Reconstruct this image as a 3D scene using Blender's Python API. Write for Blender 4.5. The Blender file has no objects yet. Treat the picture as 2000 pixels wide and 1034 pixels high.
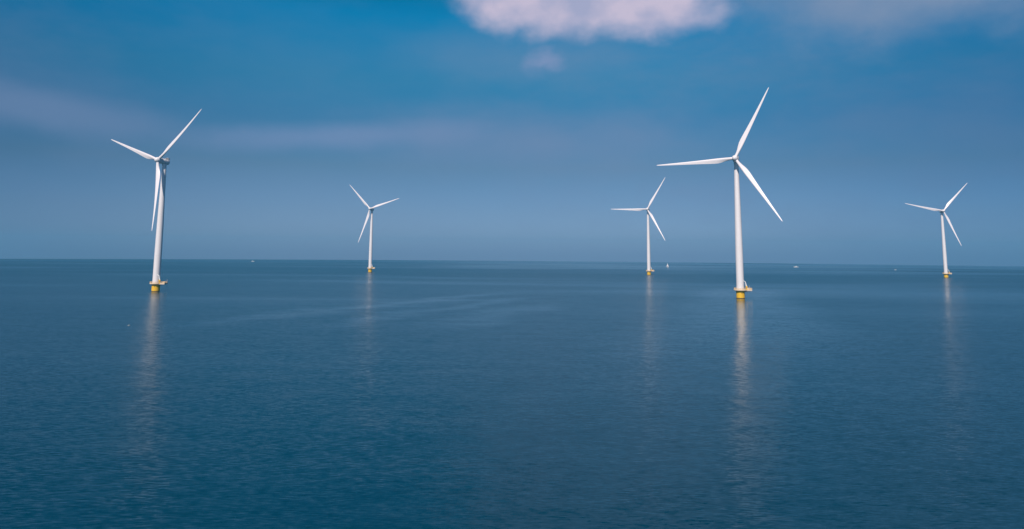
import bpy, bmesh, math, random
from mathutils import Vector, Matrix, Euler
R = math.radians
random.seed(7)
SC = bpy.context.scene
COL = SC.collection

# ---------------------------------------------------------------- camera
CAM_H = 29.39
PITCH, ROLL, F = R(7.56), R(0.4287), 1439.1
fw = Vector((0, math.cos(PITCH), math.sin(PITCH)))
up = Vector((0, -math.sin(PITCH), math.cos(PITCH)))
rt = Vector((1, 0, 0))
r2 = rt * math.cos(ROLL) + up * math.sin(ROLL)
u2 = up * math.cos(ROLL) - rt * math.sin(ROLL)
cam_data = bpy.data.cameras.new('camera')
cam = bpy.data.objects.new('camera', cam_data)
COL.objects.link(cam)
m = Matrix((r2, u2, -fw)).transposed().to_4x4()
m.translation = (0, 0, CAM_H)
cam.matrix_world = m
cam_data.sensor_fit = 'HORIZONTAL'
cam_data.sensor_width = 36
cam_data.lens = 36 * F / 2000
cam_data.shift_y = -(517 - 302.9) / 2000
cam_data.clip_start = 0.5
cam_data.clip_end = 20000
SC.camera = cam

# ---------------------------------------------------------------- light
SUN_EL, SUN_BEARING = R(44), R(200)          # bearing clockwise from +Y
sd = Vector((math.sin(SUN_BEARING) * math.cos(SUN_EL), math.cos(SUN_BEARING) * math.cos(SUN_EL), math.sin(SUN_EL)))
sun_data = bpy.data.lights.new('sun', 'SUN')
sun_data.energy = 4.5
sun_data.angle = R(0.53)
sun_data.color = (1.0, 0.885, 0.785)
sun = bpy.data.objects.new('sun', sun_data)
COL.objects.link(sun)
sun.rotation_euler = sd.to_track_quat('Z', 'Y').to_euler()
SC.view_settings.view_transform = 'Standard'
SC.view_settings.look = 'None'
SC.view_settings.exposure = 0
SC.view_settings.gamma = 1
SC.view_settings.use_curve_mapping = False


class NT:
    """small node helper"""
    def __init__(s, tree):
        s.t = tree; s.n = tree.nodes; s.l = tree.links
    def new(s, typ, **kw):
        n = s.n.new(typ)
        for k, v in kw.items():
            if k.startswith('_'):
                setattr(n, k[1:], v)
            else:
                key = int(k[1:]) if k[0] == 'i' and k[1:].isdigit() else k.replace('__', ' ')
                s.set(n.inputs[key], v)
        return n
    def set(s, sock, v):
        if isinstance(v, bpy.types.NodeSocket):
            s.l.new(v, sock)
        else:
            if hasattr(sock.default_value, '__len__') and not hasattr(v, '__len__'):
                v = (v,) * len(sock.default_value)
            sock.default_value = v
    def math(s, op, a, b=None, c=None, clamp=False):
        n = s.n.new('ShaderNodeMath'); n.operation = op; n.use_clamp = clamp
        s.set(n.inputs[0], a)
        if b is not None: s.set(n.inputs[1], b)
        if c is not None: s.set(n.inputs[2], c)
        return n.outputs[0]
    def vmath(s, op, a, b=None):
        n = s.n.new('ShaderNodeVectorMath'); n.operation = op
        s.set(n.inputs[0], a)
        if b is not None: s.set(n.inputs[1], b)
        return n.outputs[0]
    def smooth(s, v, a, b, c=0.0, d=1.0):
        n = s.n.new('ShaderNodeMapRange'); n.interpolation_type = 'SMOOTHSTEP'
        s.set(n.inputs[0], v)
        for i, x in enumerate((a, b, c, d)):
            s.set(n.inputs[i + 1], x)
        return n.outputs[0]
    def noise(s, vec, scale, detail=4, rough=0.5, dist=0.0):
        n = s.n.new('ShaderNodeTexNoise')
        s.set(n.inputs['Vector'], vec)
        n.inputs['Scale'].default_value = scale
        n.inputs['Detail'].default_value = detail
        n.inputs['Roughness'].default_value = rough
        n.inputs['Distortion'].default_value = dist
        return n.outputs['Fac']
    def mix(s, fac, a, b, mode='MIX'):
        n = s.n.new('ShaderNodeMix'); n.data_type = 'RGBA'; n.blend_type = mode
        s.set(n.inputs[0], fac)
        for i, x in ((6, a), (7, b)):
            if not isinstance(x, bpy.types.NodeSocket) and len(x) == 3: x = (*x, 1)
            s.set(n.inputs[i], x)
        return n.outputs[2]
    def ramp(s, fac, stops, interp='LINEAR'):
        n = s.n.new('ShaderNodeValToRGB'); n.color_ramp.interpolation = interp
        e = n.color_ramp.elements
        while len(e) < len(stops): e.new(0.5)
        for el, (p, c) in zip(e, stops):
            el.position = p; el.color = (*c, 1)
        s.set(n.inputs[0], fac)
        return n.outputs[0]
    def xyz(s, x, y, z=0.0):
        n = s.n.new('ShaderNodeCombineXYZ')
        for i, v in enumerate((x, y, z)): s.set(n.inputs[i], v)
        return n.outputs[0]


# ---------------------------------------------------------------- world: sky and clouds
W = bpy.data.worlds.new('World')
SC.world = W
W.use_nodes = True
W.node_tree.nodes.clear()
T = NT(W.node_tree)
out = T.new('ShaderNodeOutputWorld')
bg = T.new('ShaderNodeBackground')
bg.inputs['Strength'].default_value = 0.1
T.l.new(bg.outputs[0], out.inputs[0])
sky = T.n.new('ShaderNodeTexSky')
sky.sky_type = 'NISHITA'
sky.sun_disc = False
sky.sun_elevation = SUN_EL
sky.sun_rotation = SUN_BEARING
sky.altitude = 0
sky.air_density = 1.0
sky.dust_density = 0.6
sky.ozone_density = 3.0
tc = T.n.new('ShaderNodeTexCoord')
sep = T.n.new('ShaderNodeSeparateXYZ')
T.l.new(tc.outputs['Generated'], sep.inputs[0])
az = T.math('MULTIPLY', T.math('ARCTAN2', sep.outputs[0], sep.outputs[1]), 180 / math.pi)
el = T.math('MULTIPLY', T.math('ARCSINE', sep.outputs[2]), 180 / math.pi)
# colour of the clear air by height: a deep teal blue that pales towards the horizon
TINT = [(0.0, (0.36, 0.51, 1.0)), (3/55, (0.32, 0.45, 0.74)), (6.5/55, (0.27, 0.41, 0.55)), (10/55, (0.17, 0.46, 0.61)),
        (13.3/55, (0.12, 0.58, 0.71)), (18/55, (0.0, 0.72, 0.92)), (25/55, (0.0, 0.44, 0.54)), (1.0, (0.0, 0.36, 0.44))]
grad = T.ramp(T.math('DIVIDE', el, 55.0, clamp=True), TINT)
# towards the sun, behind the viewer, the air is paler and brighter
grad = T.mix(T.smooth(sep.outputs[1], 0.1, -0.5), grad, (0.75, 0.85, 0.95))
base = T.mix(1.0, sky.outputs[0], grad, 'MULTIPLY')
dirv = T.xyz(az, el, 0.0)
# slow unevenness of the clear air
slow = T.noise(T.vmath('MULTIPLY', dirv, (0.035, 0.10, 1)), 1.0, 3, 0.5)


def blob(ca, ce, ra, re, nscale, namp, soft, seed, px=2.6, rot=0.0):
    """0..1 mask of one cloud bank centred on azimuth ca, elevation ce (degrees)"""
    a = T.math('SUBTRACT', az, ca); e = T.math('SUBTRACT', el, ce)
    if rot:
        e = T.math('SUBTRACT', e, T.math('MULTIPLY', a, math.tan(R(rot))))
    d = T.math('SQRT', T.math('ADD', T.math('POWER', T.math('ABSOLUTE', T.math('DIVIDE', a, ra)), px),
                              T.math('POWER', T.math('ABSOLUTE', T.math('DIVIDE', e, re)), 2.0)))
    n = T.noise(T.vmath('ADD', T.vmath('MULTIPLY', dirv, (1, 1.35, 1)), (seed * 13.7, seed * 7.1, seed)), nscale, 5, 0.52, 0.0)
    v = T.math('SUBTRACT', T.math('ADD', 1.0, T.math('MULTIPLY', T.math('SUBTRACT', n, 0.5), namp)), d)
    return T.smooth(v, 0.0, soft)


CLOUDS = [  # az, el, half width, half height, noise scale, noise amount, softness, seed, rot, opacity, colour, shade
    (-13.0, 8.7, 14.0, 1.5, 0.16, 0.9, 1.0, 1, 4.0, 0.55, (2.0, 2.85, 4.9)),
    (2.0, 8.6, 20.0, 3.8, 0.16, 0.9, 1.0, 2, 0.0, 0.50, (1.8, 2.6, 4.3)),
    (-36.0, 9.4, 17.0, 2.1, 0.2, 0.7, 0.9, 3, -6.0, 0.50, (1.65, 2.45, 4.2)),
    (3.0, 15.0, 16.0, 3.6, 0.16, 0.9, 1.3, 7, 0.0, 0.50, (1.55, 2.65, 4.3)),
    (29.5, 18.4, 14.0, 5.2, 0.19, 0.9, 0.9, 4, 0.0, 0.95, (2.0, 2.85, 4.4)),
    (2.5, 14.8, 2.2, 1.5, 0.6, 1.1, 1.3, 5, 0.0, 0.72, (2.8, 3.3, 5.4)),
]
mott = T.noise(T.vmath('MULTIPLY', dirv, (0.07, 0.17, 1)), 1.0, 5, 0.6)
veil = T.math('MULTIPLY', T.smooth(mott, 0.32, 0.72), T.smooth(el, 26.0, 14.0))
veil = T.math('MULTIPLY', veil, T.smooth(T.math('ABSOLUTE', T.math('ADD', az, 14.0)), 4.0, 26.0, 0.35, 1.0))
c = T.mix(T.math('MULTIPLY', veil, 0.38), base, (1.7, 2.55, 4.2))
side = T.smooth(T.math('ABSOLUTE', T.math('ADD', az, 3.0)), 10.0, 44.0)     # lens vignette painted into the sky colour, darker away from the view's middle
c = T.mix(side, c, T.mix(1.0, c, (0.58, 0.74, 0.83), 'MULTIPLY'))
for (ca, ce, ra, re, ns, na, so, sdn, rot, op, colr) in CLOUDS:
    mk = T.math('MULTIPLY', blob(ca, ce, ra, re, ns, na, so, sdn, rot=rot), op)
    c = T.mix(mk, c, colr)
# the bright cumulus bank
mk = T.math('MULTIPLY', blob(6.4, 19.0, 12.2, 3.1, 0.26, 0.8, 0.66, 9, px=4.0, rot=-1.5), T.smooth(el, 20.6, 19.3))
puff = T.noise(T.vmath('MULTIPLY', dirv, (1, 1.3, 1)), 0.3, 4, 0.45)
cc = T.ramp(puff, [(0.36, (3.9, 4.1, 5.9)), (0.60, (6.0, 5.3, 6.7))])
c = T.mix(T.math('MULTIPLY', mk, 0.93), c, cc)
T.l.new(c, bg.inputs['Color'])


# ---------------------------------------------------------------- materials
def mat(name, col, rough=0.5, metal=0.0, spec=0.5, dirt=None, coat=0.0):
    m = bpy.data.materials.new(name); m.use_nodes = True
    t = NT(m.node_tree); b = t.n['Principled BSDF']
    b.inputs['Roughness'].default_value = rough
    b.inputs['Metallic'].default_value = metal
    b.inputs['Specular IOR Level'].default_value = spec
    co = t.n.new('ShaderNodeTexCoord').outputs['Object']
    if dirt:
        scale, amt, dcol, stretch = dirt
        n = t.noise(t.vmath('MULTIPLY', co, stretch), scale, 6, 0.6)
        f = t.math('MULTIPLY', t.smooth(n, 0.45, 0.8), amt)
        t.set(b.inputs['Base Color'], t.mix(f, col, dcol))
    else:
        n = t.noise(co, 0.8, 4)
        t.set(b.inputs['Base Color'], t.mix(n, [x * 0.93 for x in col], [min(1, x * 1.05) for x in col]))
    return m


M = {}
M['paint'] = mat('turbine_paint', (0.80, 0.76, 0.77), 0.42, dirt=(0.6, 0.3, (0.56, 0.53, 0.50), (1, 1, 0.10)))
M['blade'] = mat('blade_gelcoat', (0.82, 0.77, 0.79), 0.35, dirt=(0.25, 0.10, (0.55, 0.52, 0.5), (1, 1, 1)))
M['dark'] = mat('dark_metal', (0.09, 0.085, 0.09), 0.5)
M['yellow'] = mat('yellow_paint', (0.86, 0.50, 0.03), 0.5, dirt=(0.7, 0.35, (0.42, 0.20, 0.03), (1.2, 1.2, 0.35)))
M['growth'] = mat('waterline_growth', (0.09, 0.055, 0.02), 0.8)
M['rail'] = mat('railing_paint', (0.86, 0.62, 0.36), 0.5)
M['deck'] = mat('deck_steel', (0.55, 0.50, 0.47), 0.6)
M['hull'] = mat('white_hull', (0.80, 0.80, 0.80), 0.3)
M['glass'] = mat('boat_glass', (0.02, 0.03, 0.04), 0.1)
M['sail'] = mat('sailcloth', (0.82, 0.80, 0.80), 0.7)
M['teak'] = mat('boat_deck', (0.42, 0.30, 0.2), 0.6)
M['gull'] = mat('gull_white', (0.80, 0.79, 0.78), 0.7)
M['gullgrey'] = mat('gull_grey', (0.12, 0.13, 0.15), 0.7)
M['beak'] = mat('gull_beak', (0.75, 0.45, 0.05), 0.5)


def water_material():
    m = bpy.data.materials.new('sea_water'); m.use_nodes = True
    t = NT(m.node_tree); b = t.n['Principled BSDF']
    pos = t.n.new('ShaderNodeNewGeometry').outputs['Position']
    sp = t.n.new('ShaderNodeSeparateXYZ'); t.l.new(pos, sp.inputs[0])
    flat = t.xyz(sp.outputs[0], sp.outputs[1], 0)
    # wind patches: long streaks of calmer and rougher water
    rotn = t.new('ShaderNodeMapping', _vector_type='POINT')
    t.set(rotn.inputs['Vector'], flat); rotn.inputs['Rotation'].default_value = (0, 0, R(-14)); rotn.inputs['Scale'].default_value = (0.0016, 0.006, 1)
    patch = t.noise(rotn.outputs[0], 1.0, 4, 0.5, 0.4)
    big = t.noise(t.vmath('MULTIPLY', flat, (0.0007, 0.0022, 1)), 1.0, 3, 0.5)
    calm = t.smooth(t.math('ADD', t.math('MULTIPLY', patch, 0.6), t.math('MULTIPLY', big, 0.5)), 0.50, 0.68)
    # slick lines drifting across
    def slick(x0, y0, x1, y1, w, seed, amt):
        dx, dy = x1 - x0, y1 - y0; L = math.hypot(dx, dy)
        nx, ny = -dy / L, dx / L
        wob = t.math('MULTIPLY', t.math('SUBTRACT', t.noise(t.vmath('ADD', t.vmath('MULTIPLY', flat, (.02, .02, 1)), (seed, seed, 0)), 1.0, 3), 0.5), w * 3.2)
        d = t.math('ADD', t.math('ADD', t.math('MULTIPLY', sp.outputs[0], nx), t.math('MULTIPLY', sp.outputs[1], ny)), t.math('SUBTRACT', wob, x0 * nx + y0 * ny))
        s = t.math('ADD', t.math('MULTIPLY', sp.outputs[0], dx / L / L), t.math('SUBTRACT', t.math('MULTIPLY', sp.outputs[1], dy / L / L), (x0 * dx + y0 * dy) / L / L))
        along = t.math('MULTIPLY', t.smooth(s, -0.15, 0.15), t.smooth(s, 1.15, 0.8))
        return t.math('MULTIPLY', t.math('MULTIPLY', t.smooth(t.math('ABSOLUTE', d), w, 0.0), along), amt)
    sl = t.math('MAXIMUM', slick(-125, 307, -7, 553, 26, 3, 0.48), slick(-30, 297, 20, 440, 20, 11, 0.4))
    sl = t.math('MAXIMUM', sl, slick(-75, 300, 10, 500, 15, 23, 0.4))
    calm2 = t.math('MINIMUM', t.math('ADD', t.math('MULTIPLY', calm, 0.5), sl), 1.0)
    streaks = t.noise(t.vmath('MULTIPLY', flat, (0.0012, 0.004, 1)), 1.0, 3, 0.5)
    far = t.math('MULTIPLY', t.math('MULTIPLY', t.smooth(sp.outputs[1], 1000, 1900), t.smooth(t.math('DIVIDE', sp.outputs[0], sp.outputs[1]), -0.22, 0.02)), t.smooth(streaks, 0.36, 0.60))
    calm2 = t.math('MINIMUM', t.math('ADD', calm2, far), 1.0)
    # a lighter wind lane runs towards the viewer through the middle right
    lane = t.math('ADD', sp.outputs[0], t.math('MULTIPLY', t.math('SUBTRACT', t.noise(t.vmath('MULTIPLY', flat, (.006, .006, 1)), 1.0, 3), 0.5), 60.0))
    lane = t.math('SUBTRACT', lane, t.math('MULTIPLY', sp.outputs[1], 0.306))
    lane = t.math('MULTIPLY', t.smooth(t.math('ABSOLUTE', lane), 55.0, 10.0), t.math('MULTIPLY', t.smooth(sp.outputs[1], 120.0, 330.0), t.smooth(sp.outputs[1], 720.0, 540.0)))
    sleek = t.math('MINIMUM', t.math('ADD', calm2, t.math('MULTIPLY', lane, 0.8)), 1.0)
    # ripples: each wave family tilts the surface across its own crests
    sx, sy = [], []
    def ripple(ang, lx, ly, amp, detail, seed, rough=0.55, only=None):
        mp = t.new('ShaderNodeMapping', _vector_type='POINT')
        t.set(mp.inputs['Vector'], flat)
        mp.inputs['Rotation'].default_value = (0, 0, R(ang))
        mp.inputs['Location'].default_value = (seed, seed * 2, 0)
        mp.inputs['Scale'].default_value = (1 / lx, 1 / ly, 1)
        v = t.math('MULTIPLY', t.math('SUBTRACT', t.noise(mp.outputs[0], 1.0, detail, rough, 0.3), 0.5), amp)
        sx.append(t.math('MULTIPLY', v, math.sin(R(ang)))); sy.append(t.math('MULTIPLY', v, math.cos(R(ang))))
    side = t.smooth(t.math('ADD', t.math('MULTIPLY', sp.outputs[0], 0.012), t.math('MULTIPLY', big, 1.2)), 0.1, 0.9)
    ripple(-54, 1.7, 0.38, t.math('SUBTRACT', 0.56, t.math('MULTIPLY', side, 0.40)), 3, 3.0)      # crests running away to the right
    ripple(42, 1.6, 0.36, t.math('ADD', 0.16, t.math('MULTIPLY', side, 0.38)), 3, 17.0)          # and away to the left
    ripple(-24, 4.6, 1.9, 0.16, 3, 31.0)
    ripple(72, 5.0, 2.0, 0.30, 3, 89.0)
    ripple(60, 0.6, 0.28, 0.24, 2, 53.0)
    ripple(-5, 0.5, 0.22, 0.14, 2, 71.0)
    ripple(8, 20.0, 9.0, 0.11, 3, 47.0)
    gust = t.noise(t.vmath('MULTIPLY', flat, (0.02, 0.035, 1)), 1.0, 4, 0.6)
    amp = t.math('MULTIPLY', t.math('MULTIPLY', t.math('SUBTRACT', 1.0, t.math('MULTIPLY', calm2, 0.72)), t.smooth(gust, 0.2, 0.8, 0.7, 1.25)), t.math('MULTIPLY', t.smooth(sp.outputs[1], 480, 1200, 1.0, 1.8), WAVE))
    def total(l):
        r = l[0]
        for q in l[1:]: r = t.math('ADD', r, q)
        return t.math('MULTIPLY', r, amp)
    nrm = t.vmath('NORMALIZE', t.xyz(total(sx), total(sy), 1.0))
    t.set(b.inputs['Normal'], nrm)
    t.set(b.inputs['Base Color'], t.mix(t.smooth(big, 0.35, 0.65), WCOL_A, WCOL_B))
    t.set(b.inputs['Roughness'], t.math('SUBTRACT', t.math('ADD', WROUGH, t.smooth(sp.outputs[1], 480, 1200, 0.0, 0.035)), t.math('MULTIPLY', sleek, 0.12)))
    b.inputs['IOR'].default_value = 1.333
    b.inputs['Specular IOR Level'].default_value = 0.5
    b.inputs['Specular Tint'].default_value = (0.35, 0.95, 1.0, 1)
    return m


WAVE, WROUGH = 1.0, 0.225
WCOL_A, WCOL_B = (0.0001, 0.037, 0.068), (0.0002, 0.042, 0.076)
M['water'] = water_material()

# ---------------------------------------------------------------- the sea: one sheet, curved far more tightly than the Earth to lower its horizon
CURV = 2.0264e-6


def sea_z(x, y):
    return -(x * x + y * y) / 2 * CURV


def make_sea():
    bm = bmesh.new()
    seg = 160
    rad = [0.0] + [25 * (1.075 ** i) - 25 + 3 for i in range(0, 200) if 25 * (1.075 ** i) < 7000]
    prev = None
    cen = bm.verts.new((0, 0, 0))
    for r in rad[1:]:
        ring = [bm.verts.new((r * math.cos(2 * math.pi * k / seg), r * math.sin(2 * math.pi * k / seg), sea_z(r, 0))) for k in range(seg)]
        for k in range(seg):
            if prev is None:
                bm.faces.new((cen, ring[k], ring[(k + 1) % seg]))
            else:
                bm.faces.new((prev[k], ring[k], ring[(k + 1) % seg], prev[(k + 1) % seg]))
        prev = ring
    me = bpy.data.meshes.new('water'); bm.to_mesh(me); bm.free()
    for p in me.polygons: p.use_smooth = True
    me.materials.append(M['water'])
    o = bpy.data.objects.new('water', me); COL.objects.link(o)
    o['kind'] = 'structure'
    return o


make_sea()


# ---------------------------------------------------------------- mesh helpers
def link(name, bm, mats, parent=None, smooth=True, loc=None, angle=40):
    bmesh.ops.recalc_face_normals(bm, faces=bm.faces[:])
    me = bpy.data.meshes.new(name); bm.to_mesh(me); bm.free()
    for x in (mats if isinstance(mats, (list, tuple)) else [mats]): me.materials.append(x)
    if smooth:
        for p in me.polygons: p.use_smooth = True
        me.set_sharp_from_angle(angle=R(angle))
    o = bpy.data.objects.new(name, me); COL.objects.link(o)
    if parent: o.parent = parent
    if loc: o.location = loc
    return o


def loft(bm, rings, cap=True, closed=True, mi=0):
    vr = [[bm.verts.new(p) for p in r] for r in rings]
    n = len(vr[0])
    for a, b in zip(vr, vr[1:]):
        for k in range(n if closed else n - 1):
            f = bm.faces.new((a[k], a[(k + 1) % n], b[(k + 1) % n], b[k])); f.material_index = mi
    if cap:
        f = bm.faces.new(vr[0][::-1]); f.material_index = mi
        f = bm.faces.new(vr[-1]); f.material_index = mi
    return vr


def lathe(bm, prof, seg=48, cap=True, c=(0, 0), mi=0):
    return loft(bm, [[(c[0] + r * math.cos(2 * math.pi * k / seg), c[1] + r * math.sin(2 * math.pi * k / seg), z) for k in range(seg)] for r, z in prof], cap, mi=mi)


def box(bm, x0, x1, y0, y1, z0, z1, mi=0):
    v = [bm.verts.new(p) for p in ((x0, y0, z0), (x1, y0, z0), (x1, y1, z0), (x0, y1, z0), (x0, y0, z1), (x1, y0, z1), (x1, y1, z1), (x0, y1, z1))]
    for q in ((0, 3, 2, 1), (4, 5, 6, 7), (0, 1, 5, 4), (1, 2, 6, 5), (2, 3, 7, 6), (3, 0, 4, 7)):
        f = bm.faces.new([v[i] for i in q]); f.material_index = mi


def tube(bm, pts, r, seg=8, mi=0, r1=None):
    pts = [Vector(p) for p in pts]
    rings = []
    for i, p in enumerate(pts):
        a = pts[max(i - 1, 0)]; b = pts[min(i + 1, len(pts) - 1)]
        d = (b - a).normalized()
        s = d.cross(Vector((0, 0, 1)))
        if s.length < 0.05: s = d.cross(Vector((0, 1, 0)))
        s.normalize(); u = s.cross(d)
        rr = r if r1 is None else r + (r1 - r) * i / (len(pts) - 1)
        rings.append([p + (s * math.cos(2 * math.pi * k / seg) + u * math.sin(2 * math.pi * k / seg)) * rr for k in range(seg)])
    loft(bm, rings, mi=mi)


def empty(name, loc, label, cat, group=None, rz=0.0):
    o = bpy.data.objects.new(name, None); COL.objects.link(o)
    o.location = loc; o.rotation_euler = (0, 0, rz)
    o.empty_display_size = 1
    o['label'] = label; o['category'] = cat
    if group: o['group'] = group
    return o


# ---------------------------------------------------------------- wind turbine
DECK = 5.55
OVERHANG = 5.98


def blade_mesh():
    bm = bmesh.new()
    st = [  # r, chord, thickness, twist deg, leading edge x
        (1.0, 2.1, 2.1, 12, 1.05), (2.6, 2.05, 2.05, 12, 1.03), (4.2, 2.1, 1.9, 12, 1.04), (6.5, 2.55, 1.55, 12, 1.08),
        (9.0, 3.15, 1.2, 11.5, 1.12), (11.5, 3.5, 0.98, 10.5, 1.10), (14, 3.45, 0.84, 9, 1.05), (18, 3.1, 0.68, 7, 0.95),
        (23, 2.65, 0.52, 5, 0.84), (28, 2.25, 0.42, 3.5, 0.73), (33, 1.9, 0.34, 2.3, 0.63), (38, 1.58, 0.27, 1.4, 0.54),
        (43, 1.27, 0.21, 0.6, 0.45), (47, 1.03, 0.17, 0.2, 0.38), (50.5, 0.80, 0.13, 0, 0.31), (52.7, 0.58, 0.09, 0, 0.24),
        (53.6, 0.36, 0.06, 0, 0.16), (54.0, 0.12, 0.03, 0, 0.04)]
    N = 28
    rings = []
    for (r, ch, th, tw, le) in st:
        circ = max(0.0, min(1.0, (7.5 - r) / 4.5))     # blend of root cylinder to aerofoil
        ring = []
        for k in range(N):
            a = 2 * math.pi * k / N
            x = 0.5 * (1 + math.cos(a))                # 1 = leading edge, 0 = trailing
            s = 1 if math.sin(a) >= 0 else -1
            xx = 1 - x
            naca = 5 * (0.2969 * math.sqrt(max(xx, 0)) - 0.126 * xx - 0.3516 * xx ** 2 + 0.2843 * xx ** 3 - 0.1036 * xx ** 4)
            ya = naca * th * s
            if s < 0: ya *= (1.0 - 0.55 * max(0, xx - 0.35))
            yc = 0.5 * math.sin(a) * th
            y = yc * circ + ya * (1 - circ)
            X = le - ch + ch * x
            ang = R(tw)
            Xr = X * math.cos(ang) + y * math.sin(ang)
            Yr = -X * math.sin(ang) + y * math.cos(ang)   # leading edge turned upwind (-Y)
            ring.append((Xr, Yr - 3.5 * (r / 54) ** 1.8, r))
        rings.append(ring)
    loft(bm, rings)
    me_o = link('blade', bm, M['blade'], angle=60)
    return me_o


def make_turbine(label):
    t = empty('wind_turbine', (0, 0, 0), label, 'wind turbine', 'wind turbines standing in the sea')
    # --- foundation
    bm = bmesh.new()
    lathe(bm, [(2.78, -4), (2.78, 0.35)], mi=1)
    lathe(bm, [(2.80, 0.35), (2.80, 4.75), (2.98, 4.8), (2.98, 5.0), (2.80, 5.05), (2.80, 5.2)])
    fnd = link('foundation', bm, [M['yellow'], M['growth']], t)
    bm = bmesh.new()                                    # boat landing fenders and ladder, at the back
    for x in (-0.9, 0.9):
        tube(bm, [(x, 3.0, 4.6), (x, 3.7, 3.9), (x, 3.7, -2.0)], 0.18)
    for k in range(14):
        tube(bm, [(-0.35, 3.35, -1 + k * 0.4), (0.35, 3.35, -1 + k * 0.4)], 0.03, 6)
    for x in (-0.35, 0.35): tube(bm, [(x, 3.35, -1.5), (x, 3.35, 5.2)], 0.05, 6)
    link('boat_landing', bm, M['yellow'], fnd)
    bm = bmesh.new()
    for (a, z) in ((-88, 3.5),):
        x, y = 2.84 * math.cos(R(a)), 2.84 * math.sin(R(a))
        lathe(bm, [(0.0, z - .22), (0.22, z - .2), (0.22, z + .2), (0.0, z + .22)], 10, False, (x, y))
    link('cable_port', bm, M['dark'], fnd)
    # --- platform
    bm = bmesh.new()
    lathe(bm, [(2.65, 5.22), (4.15, 5.22), (4.25, 5.26), (4.25, DECK), (2.62, DECK)], 64, False)
    box(bm, 3.2, 7.3, -2.5, 2.5, 5.0, DECK - 0.003)
    for y in (-2.2, 0, 2.2):
        tube(bm, [(2.7, y * 0.5, 4.3), (6.8, y, 5.05)], 0.12)
    for k in range(10):
        a = 2 * math.pi * k / 10
        tube(bm, [(2.75 * math.cos(a), 2.75 * math.sin(a), 4.35), (4.0 * math.cos(a), 4.0 * math.sin(a), 5.22)], 0.1, 6)
    plat = link('platform', bm, M['deck'], t)
    bm = bmesh.new()
    a0 = math.asin(2.42 / 4.15)
    pts = []
    n = 34
    for k in range(n + 1):
        a = a0 + (2 * math.pi - 2 * a0) * k / n
        pts.append(Vector((4.15 * math.cos(a), 4.15 * math.sin(a), 0)))
    e = [Vector((7.2, -2.42, 0)), Vector((7.2, 2.42, 0))]
    def dens(a, b, k): return [a.lerp(b, i / k) for i in range(k)]
    loop = pts[:-1] + dens(pts[-1], e[0], 4) + dens(e[0], e[1], 5) + dens(e[1], pts[0], 4)
    for i, p in enumerate(loop):
        q = loop[(i + 1) % len(loop)]
        tube(bm, [p + Vector((0, 0, DECK)), p + Vector((0, 0, DECK + 1.4))], 0.07, 6)
        for z, r in ((1.4, 0.09), (1.05, 0.06), (0.7, 0.06)):
            tube(bm, [p + Vector((0, 0, DECK + z)), q + Vector((0, 0, DECK + z))], r, 6)
        d = (q - p).normalized(); nn = Vector((-d.y, d.x, 0)) * 0.03
        v = [bm.verts.new(w) for w in (p - nn + Vector((0, 0, DECK + .003)), q - nn + Vector((0, 0, DECK + .003)), q - nn + Vector((0, 0, DECK + .5)), p - nn + Vector((0, 0, DECK + .5)),
                                       p + nn + Vector((0, 0, DECK + .003)), q + nn + Vector((0, 0, DECK + .003)), q + nn + Vector((0, 0, DECK + .5)), p + nn + Vector((0, 0, DECK + .5)))]
        for f in ((0, 1, 2, 3), (4, 7, 6, 5), (3, 2, 6, 7), (0, 4, 5, 1)): bm.faces.new([v[j] for j in f])
    link('railing', bm, M['rail'], plat)
    bm = bmesh.new()
    box(bm, 4.6, 5.8, 0.4, 1.9, DECK, DECK + 1.15); box(bm, 5.9, 6.8, -1.6, -0.2, DECK, DECK + 0.95)
    bmesh.ops.bevel(bm, geom=bm.edges[:], offset=0.06, segments=2, affect='EDGES')
    link('equipment_box', bm, M['rail'], plat)
    bm = bmesh.new()
    tube(bm, [(6.95, 2.1, DECK), (6.95, 2.1, DECK + 2.4)], 0.07)
    lathe(bm, [(0.0, DECK + 2.4), (0.17, DECK + 2.42), (0.17, DECK + 2.7), (0.0, DECK + 2.8)], 12, False, (6.95, 2.1))
    link('navigation_lamp', bm, M['deck'], plat)
    # --- davit crane on the platform
    bm = bmesh.new()
    cx, cy = 3.55, -2.35
    lathe(bm, [(0.42, DECK), (0.42, DECK + 0.5), (0.3, DECK + 0.6), (0.3, DECK + 2.0)], 16, True, (cx, cy))
    box(bm, cx - 0.55, cx + 0.55, cy - 0.5, cy + 0.5, DECK + 1.7, DECK + 2.7)
    crane = link('deck_crane', bm, M['yellow'], plat)
    bm = bmesh.new()
    tube(bm, [(cx + .1, cy, DECK + 2.6), (cx - 0.7, cy + .1, DECK + 5.6)], 0.32, 8, 0, 0.26)
    tube(bm, [(cx - 0.7, cy + .1, DECK + 5.6), (cx - 2.4, cy + 0.3, DECK + 6.6)], 0.26, 8, 0, 0.16)
    tube(bm, [(cx - .35, cy, DECK + 2.7), (cx - 1.1, cy + .1, DECK + 4.9)], 0.09, 6)
    link('crane_boom', bm, M['hull'], plat)
    # --- tower
    bm = bmesh.new()
    prof = [(2.72, DECK + 0.003), (2.72, DECK + .25), (2.56, DECK + .28)]
    keys = [(DECK + .28, 2.56), (28, 2.5), (47, 2.3), (70, 1.9), (92.3, 1.5)]
    zz = DECK + .28
    flange = (26, 56, 76)
    for z in range(8, 92, 2):
        for (za, ra), (zb, rb) in zip(keys, keys[1:]):
            if za <= z <= zb: r = ra + (rb - ra) * (z - za) / (zb - za)
        prof.append((r, z))
        if z in flange: prof += [(r + 0.035, z + .01), (r + 0.035, z + .14), (r, z + .15)]
    prof += [(1.5, 92.3), (1.7, 92.35), (1.7, 93.2)]
    lathe(bm, prof, 64)
    tower = link('tower', bm, M['paint'], t)
    bm = bmesh.new()
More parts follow.
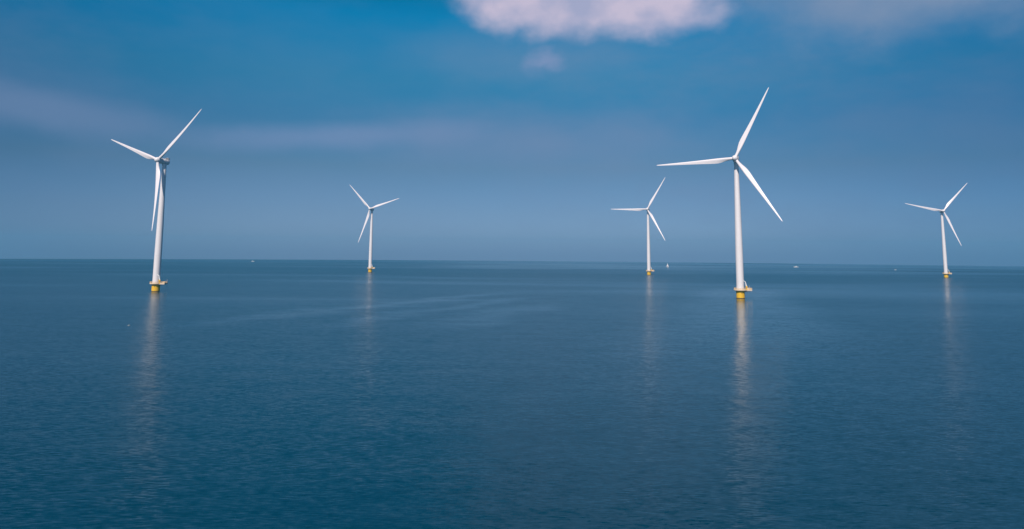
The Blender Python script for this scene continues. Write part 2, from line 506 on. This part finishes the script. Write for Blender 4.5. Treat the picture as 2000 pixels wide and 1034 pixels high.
    box(bm, -0.5, 0.5, 2.5, 2.62, DECK + 0.5, DECK + 2.8)
    link('door', bm, M['deck'], tower)
    # --- nacelle (local origin = tower axis at hub height)
    bm = bmesh.new()
    def yring(y, rx, rz, cz=0.0, n=40, p=2.0):
        out = []
        for k in range(n):
            a = 2 * math.pi * k / n
            ca, sa = math.cos(a), math.sin(a)
            out.append((rx * math.copysign(abs(ca) ** (2 / p), ca), y, cz + rz * math.copysign(abs(sa) ** (2 / p), sa)))
        return out
    loft(bm, [yring(-4.55, 1.5, 1.5), yring(-4.3, 1.95, 1.95), yring(-4.15, 2.13, 2.13), yring(-2.75, 2.13, 2.13), yring(-2.6, 2.02, 2.02)])
    loft(bm, [yring(-2.65, 1.9, 1.9, 0), yring(-2.4, 2.02, 2.02, 0.0, p=2.2), yring(-1, 2.0, 2.0, 0, p=2.5), yring(1.2, 1.95, 1.95, 0, p=2.7), yring(2.8, 1.85, 1.82, 0.03, p=2.7),
              yring(3.2, 1.7, 1.65, 0.05, p=2.6), yring(3.35, 1.35, 1.3, 0.08, p=2.5)])
    nac = link('nacelle', bm, M['paint'], t, loc=(0, 0, 95))
    bm = bmesh.new()
    for x in (-1.35, 1.35): box(bm, x - .09, x + .09, 1.5, 3.2, 1.7, 3.0)
    box(bm, -1.5, 1.5, 1.4, 3.3, 3.003, 3.12)
    box(bm, -1.25, 1.25, 2.9, 3.1, 1.75, 2.95, 1)
    box(bm, -1.25, 1.25, 1.6, 1.75, 1.75, 2.95, 1)
    link('cooler', bm, [M['paint'], M['dark']], nac)
    bm = bmesh.new()
    tube(bm, [(0, 0.6, 1.8), (0, 0.6, 3.2)], 0.05, 6)
    tube(bm, [(-.7, 0.6, 3.1), (.7, 0.6, 3.1)], 0.04, 6)
    link('wind_vane', bm, M['dark'], nac)
    # --- hub (local origin = rotor centre)
    bm = bmesh.new()
    loft(bm, [yring(1.45, 1.6, 1.6), yring(1.3, 1.95, 1.95), yring(0.2, 2.08, 2.08), yring(-0.8, 1.98, 1.98), yring(-1.6, 1.66, 1.66), yring(-2.2, 1.15, 1.15), yring(-2.5, 0.6, .6), yring(-2.6, 0.1, .1)])
    hub = link('hub', bm, M['paint'], t)
    b0 = blade_mesh(); b0.parent = t
    b1 = b0.copy(); b2 = b0.copy()
    for b in (b1, b2): COL.objects.link(b); b.parent = t
    return t


def pose(t, x, y, yaw, azm):
    t.location = (x, y, sea_z(x, y))
    rz = Matrix.Translation((0, 0, 95)) @ Matrix.Rotation(R(yaw), 4, 'Z') @ Matrix.Rotation(R(-6), 4, 'X')
    k = 0
    for ch in t.children:
        n = ch.name.split('.')[0]
        if n == 'nacelle': ch.matrix_local = rz
        if n == 'hub': ch.matrix_local = rz @ Matrix.Translation((0, -OVERHANG, 0)) @ Matrix.Rotation(R(azm), 4, 'Y')
        if n == 'blade':
            ch.matrix_local = rz @ Matrix.Translation((0, -OVERHANG, 0)) @ Matrix.Rotation(R(azm + 120 * k), 4, 'Y'); k += 1


def copy_tree(o, parent=None):
    c = o.copy(); COL.objects.link(c); c.parent = parent
    for ch in list(o.children): copy_tree(ch, c)
    return c


LAB = ['large near wind turbine seen obliquely, shaded nacelle side showing, one blade hanging beside its tower',
       'small distant wind turbine with dark-sided nacelle and one blade hanging down-left, no boat beside it',
       'small distant white wind turbine with one blade pointing level, standing beside the sailing boat',
       'largest bright white wind turbine, seen face on, with a long white streak of reflection below',
       'small distant wind turbine, greyest and dullest of the five, farthest to the right']
POS = [(-258.8, 545.2, -25.0, 49.4), (-213.8, 1130.4, -21.8, 74.4), (201.7, 1091.2, -20.6, 30.3), (156.8, 511.3, -24.4, 26.3), (626.0, 1073.5, -7.7, 41.3)]
first = make_turbine(LAB[0])
bpy.context.view_layer.update()
turbines = [first]
for i in range(1, 5):
    turbines.append(copy_tree(first))
for i, (t, p) in enumerate(zip(turbines, POS)):
    t['label'] = LAB[i]
    pose(t, *p)


# ---------------------------------------------------------------- boats
def hull_mesh(L, B, H, name, parent, m, draft=0.35):
    bm = bmesh.new()
    rings = []
    n = 14
    for i in range(n + 1):
        s = i / n
        x = -L / 2 + L * s
        w = B / 2 * (0.82 + 0.18 * min(1, s * 4)) * (1 - max(0, (s - 0.45) / 0.55) ** 2.2 * 0.97)
        sheer = H * (1 + 0.28 * max(0, s - 0.3) ** 2 * 2)
        keel = -draft * (1 - max(0, (s - 0.75) / 0.25) ** 2 * 1.5)
        x2 = x + (0.06 * L * max(0, s - .7) / .3)
        rings.append([(x, 0, keel), (x, w * .7, keel * .4), (x, w * .92, H * .3), (x2, w, sheer), (x2, w - min(.08, w * .3), sheer), (x2, 0, sheer * 0.97),
                      (x2, -w + min(.08, w * .3), sheer), (x2, -w, sheer), (x, -w * .92, H * .3), (x, -w * .7, keel * .4)])
    loft(bm, rings)
    return link(name, bm, m, parent, angle=50)


def motorboat(loc, rz, L, label):
    B, H = L * 0.30, L * 0.115
    t = empty('motor_boat', loc, label, 'motor boat', 'motor boats far out on the sea', rz)
    hull_mesh(L, B, H, 'hull', t, M['hull'])
    bm = bmesh.new()
    def cab(x0, x1, w, z0, z1, rk):
        v = [bm.verts.new(p) for p in ((x0, -w, z0), (x1, -w * .85, z0), (x1, w * .85, z0), (x0, w, z0),
                                       (x0 + rk * .4, -w * .85, z1), (x1 - rk, -w * .7, z1), (x1 - rk, w * .7, z1), (x0 + rk * .4, w * .85, z1))]
        for q in ((0, 3, 2, 1), (4, 5, 6, 7), (0, 1, 5, 4), (1, 2, 6, 5), (2, 3, 7, 6), (3, 0, 4, 7)): bm.faces.new([v[i] for i in q])
    cab(-L * .22, L * .26, B * .38, H, H + L * .09, L * .08)
    cab(-L * .16, L * .08, B * .30, H + L * .092, H + L * .15, L * .05)
    bmesh.ops.bevel(bm, geom=bm.edges[:], offset=L * .01, segments=2, affect='EDGES')
    cb = link('cabin', bm, M['hull'], t)
    for s in (-1, 1):
        for (x0, x1, yy, z0, z1) in ((-.12, .13, .345, .035, .065), (-.1, .03, .272, .105, .135)):
            bm = bmesh.new()
            box(bm, L * x0, L * x1, s * B * yy - .02, s * B * yy + .02 + s * .02, H + L * z0, H + L * z1)
            link('cabin_window', bm, M['glass'], cb)
    bm = bmesh.new()
    tube(bm, [(-L * .1, 0, H + L * .15), (-L * .12, 0, H + L * .25)], 0.05, 6)
    link('mast', bm, M['dark'], t)
    return t


motorboat((-886.6, 2555.6, sea_z(886.6, 2555.6)), R(8), 10.5, 'tiny far-off motor boat near the horizon between the two turbines on the left')
motorboat((795.5, 2079.3, sea_z(795.5, 2079.3)), R(172), 12.0, 'tiny bright white motor boat, closest one to the right of the largest turbine')
motorboat((886.7, 1719.2, sea_z(886.7, 1719.2)), R(15), 5.6, 'faintest and smallest motor boat, a bluish speck left of the greyest turbine')


def sailboat(loc, rz):
    t = empty('sailing_boat', loc, 'tiny sailing boat with raised white sails beside the middle distant turbine', 'sailing boat', None, rz)
    hull_mesh(7.6, 2.5, 0.9, 'hull', t, M['hull'])
    bm = bmesh.new(); tube(bm, [(0.5, 0, 0.6), (0.5, 0, 10.0)], 0.09, 8, 0, 0.05); tube(bm, [(0.5, 0, 1.9), (-2.6, .25, 1.9)], 0.07)
    link('mast', bm, M['hull'], t)
    def sail(name, a, b, c, belly):
        bm = bmesh.new(); a, b, c = Vector(a), Vector(b), Vector(c); n = 10
        for sgn in (0, 1):
            rows = []
            for i in range(n + 1):
                row = []
                for j in range(n + 1 - i):
                    u, v = j / n, i / n
                    p = a * (1 - u - v) + b * u + c * v
                    p.y += belly * 16 * u * v * (1 - u - v) + belly * u * (1 - u - v) + sgn * 0.03
                    row.append(bm.verts.new(p))
                rows.append(row)
            for i in range(n):
                for j in range(n - i):
                    bm.faces.new((rows[i][j], rows[i][j + 1], rows[i + 1][j]))
                    if j < n - i - 1: bm.faces.new((rows[i][j + 1], rows[i + 1][j + 1], rows[i + 1][j]))
        return link(name, bm, M['sail'], t)
    sail('mainsail', (0.4, 0, 2.05), (-2.5, .25, 2.0), (0.42, 0, 9.8), 0.8)
    sail('foresail', (3.5, 0, 1.1), (0.75, .35, 1.3), (0.62, 0, 8.8), 0.7)
    bm = bmesh.new(); box(bm, -1.0, 1.7, -.7, .7, .85, 1.3); bmesh.ops.bevel(bm, geom=bm.edges[:], offset=.1, segments=2, affect='EDGES')
    link('cabin', bm, M['teak'], t)


sailboat((400.4, 1908.3, sea_z(400.4, 1908.3)), R(20))


# ---------------------------------------------------------------- gulls
def gull(loc, rz, bank, label, flap=0.35, s=1.0):
    o_bm = bmesh.new()
    prof = [(-0.30, .015, 0), (-0.24, .045, 0), (-0.12, .075, 0), (0.0, .085, 0), (0.10, .075, .005), (0.17, .05, .02), (0.21, .045, .03), (0.25, .045, .035), (0.285, .03, .03), (0.30, .012, .025)]
    loft(o_bm, [[(x, r * math.cos(2 * math.pi * k / 12), zc + r * .9 * math.sin(2 * math.pi * k / 12)) for k in range(12)] for x, r, zc in prof])
    # tail fan
    for sg in (-1,):
        v = [o_bm.verts.new(p) for p in ((-.26, -.035, .01), (-.26, .035, .01), (-.42, .085, .0), (-.42, -.085, .0), (-.26, -.035, -.005), (-.26, .035, -.005), (-.42, .085, -.008), (-.42, -.085, -.008))]
        for q in ((0, 1, 2, 3), (7, 6, 5, 4), (0, 3, 7, 4), (1, 5, 6, 2), (2, 6, 7, 3)): o_bm.faces.new([v[i] for i in q])
    for sg in (-1, 1):
        rings = []
        for (w, ch, xo, z) in ((0.04, .20, .10, 0.03), (0.20, .19, .13, .03 + flap * .15), (0.34, .17, .15, .03 + flap * .22), (0.50, .12, .09, .03 + flap * .20), (0.64, .06, .01, .03 + flap * .14), (0.72, .015, -.06, .03 + flap * .10)):
            rings.append([(xo, sg * w, z), (xo - ch * .3, sg * w, z + .012), (xo - ch, sg * w, z), (xo - ch * .4, sg * w, z - .006)])
        mi = 0
        vr = loft(o_bm, rings[:4], mi=1); loft(o_bm, rings[3:], mi=1)
    me = link('gull', o_bm, [M['gull'], M['gullgrey']], None)
    # white underside of the wings
    for p in me.data.polygons:
        if p.material_index == 1 and p.normal.z < 0: p.material_index = 0
    bm = bmesh.new(); tube(bm, [(0.295, 0, .025), (0.36, 0, .012)], 0.014, 6, 0, 0.004)
    bk = link('beak', bm, M['beak'], me)
    me.scale = (s, s, s)
    me.location = loc; me.rotation_euler = (bank, R(-4), rz)
    me['label'] = label; me['category'] = 'bird'; me['group'] = 'gulls in flight'


def along(px, py, d):
    """point seen towards a pixel of the photograph, d metres away (used once to place the birds)"""
    v = (fw + r2 * ((px - 1000) / F) - u2 * ((py - 302.9) / F)).normalized()
    return Vector((0, 0, CAM_H)) + v * d


gull(along(251.7, 636, 225), R(35), R(-35), 'white gull skimming low over the water left of the near oblique turbine')
gull(along(567.5, 211.8, 520), R(70), R(-20), 'pale speck of a gull in open sky, higher of the two in the sky')
gull(along(475.8, 258, 430), R(-20), R(25), 'tiny dark-backed gull in open sky, lower of the two in the sky')

# ---------------------------------------------------------------- haze: the air over the sea
HAZE = 0.85e-4
bm = bmesh.new()
box(bm, -7100, 7100, -7100, 7100, -55, 156)
hz = link('haze', bm, bpy.data.materials.new('haze'), smooth=False)
hz['kind'] = 'stuff'
hm = hz.data.materials[0]; hm.use_nodes = True
hm.node_tree.nodes.clear()
hn = NT(hm.node_tree)
ho = hn.new('ShaderNodeOutputMaterial')
pv = hn.n.new('ShaderNodeVolumePrincipled')
pv.inputs['Color'].default_value = (0.20, 0.64, 0.98, 1)
pv.inputs['Density'].default_value = HAZE
pv.inputs['Anisotropy'].default_value = 0.0
hn.l.new(pv.outputs[0], ho.inputs['Volume'])
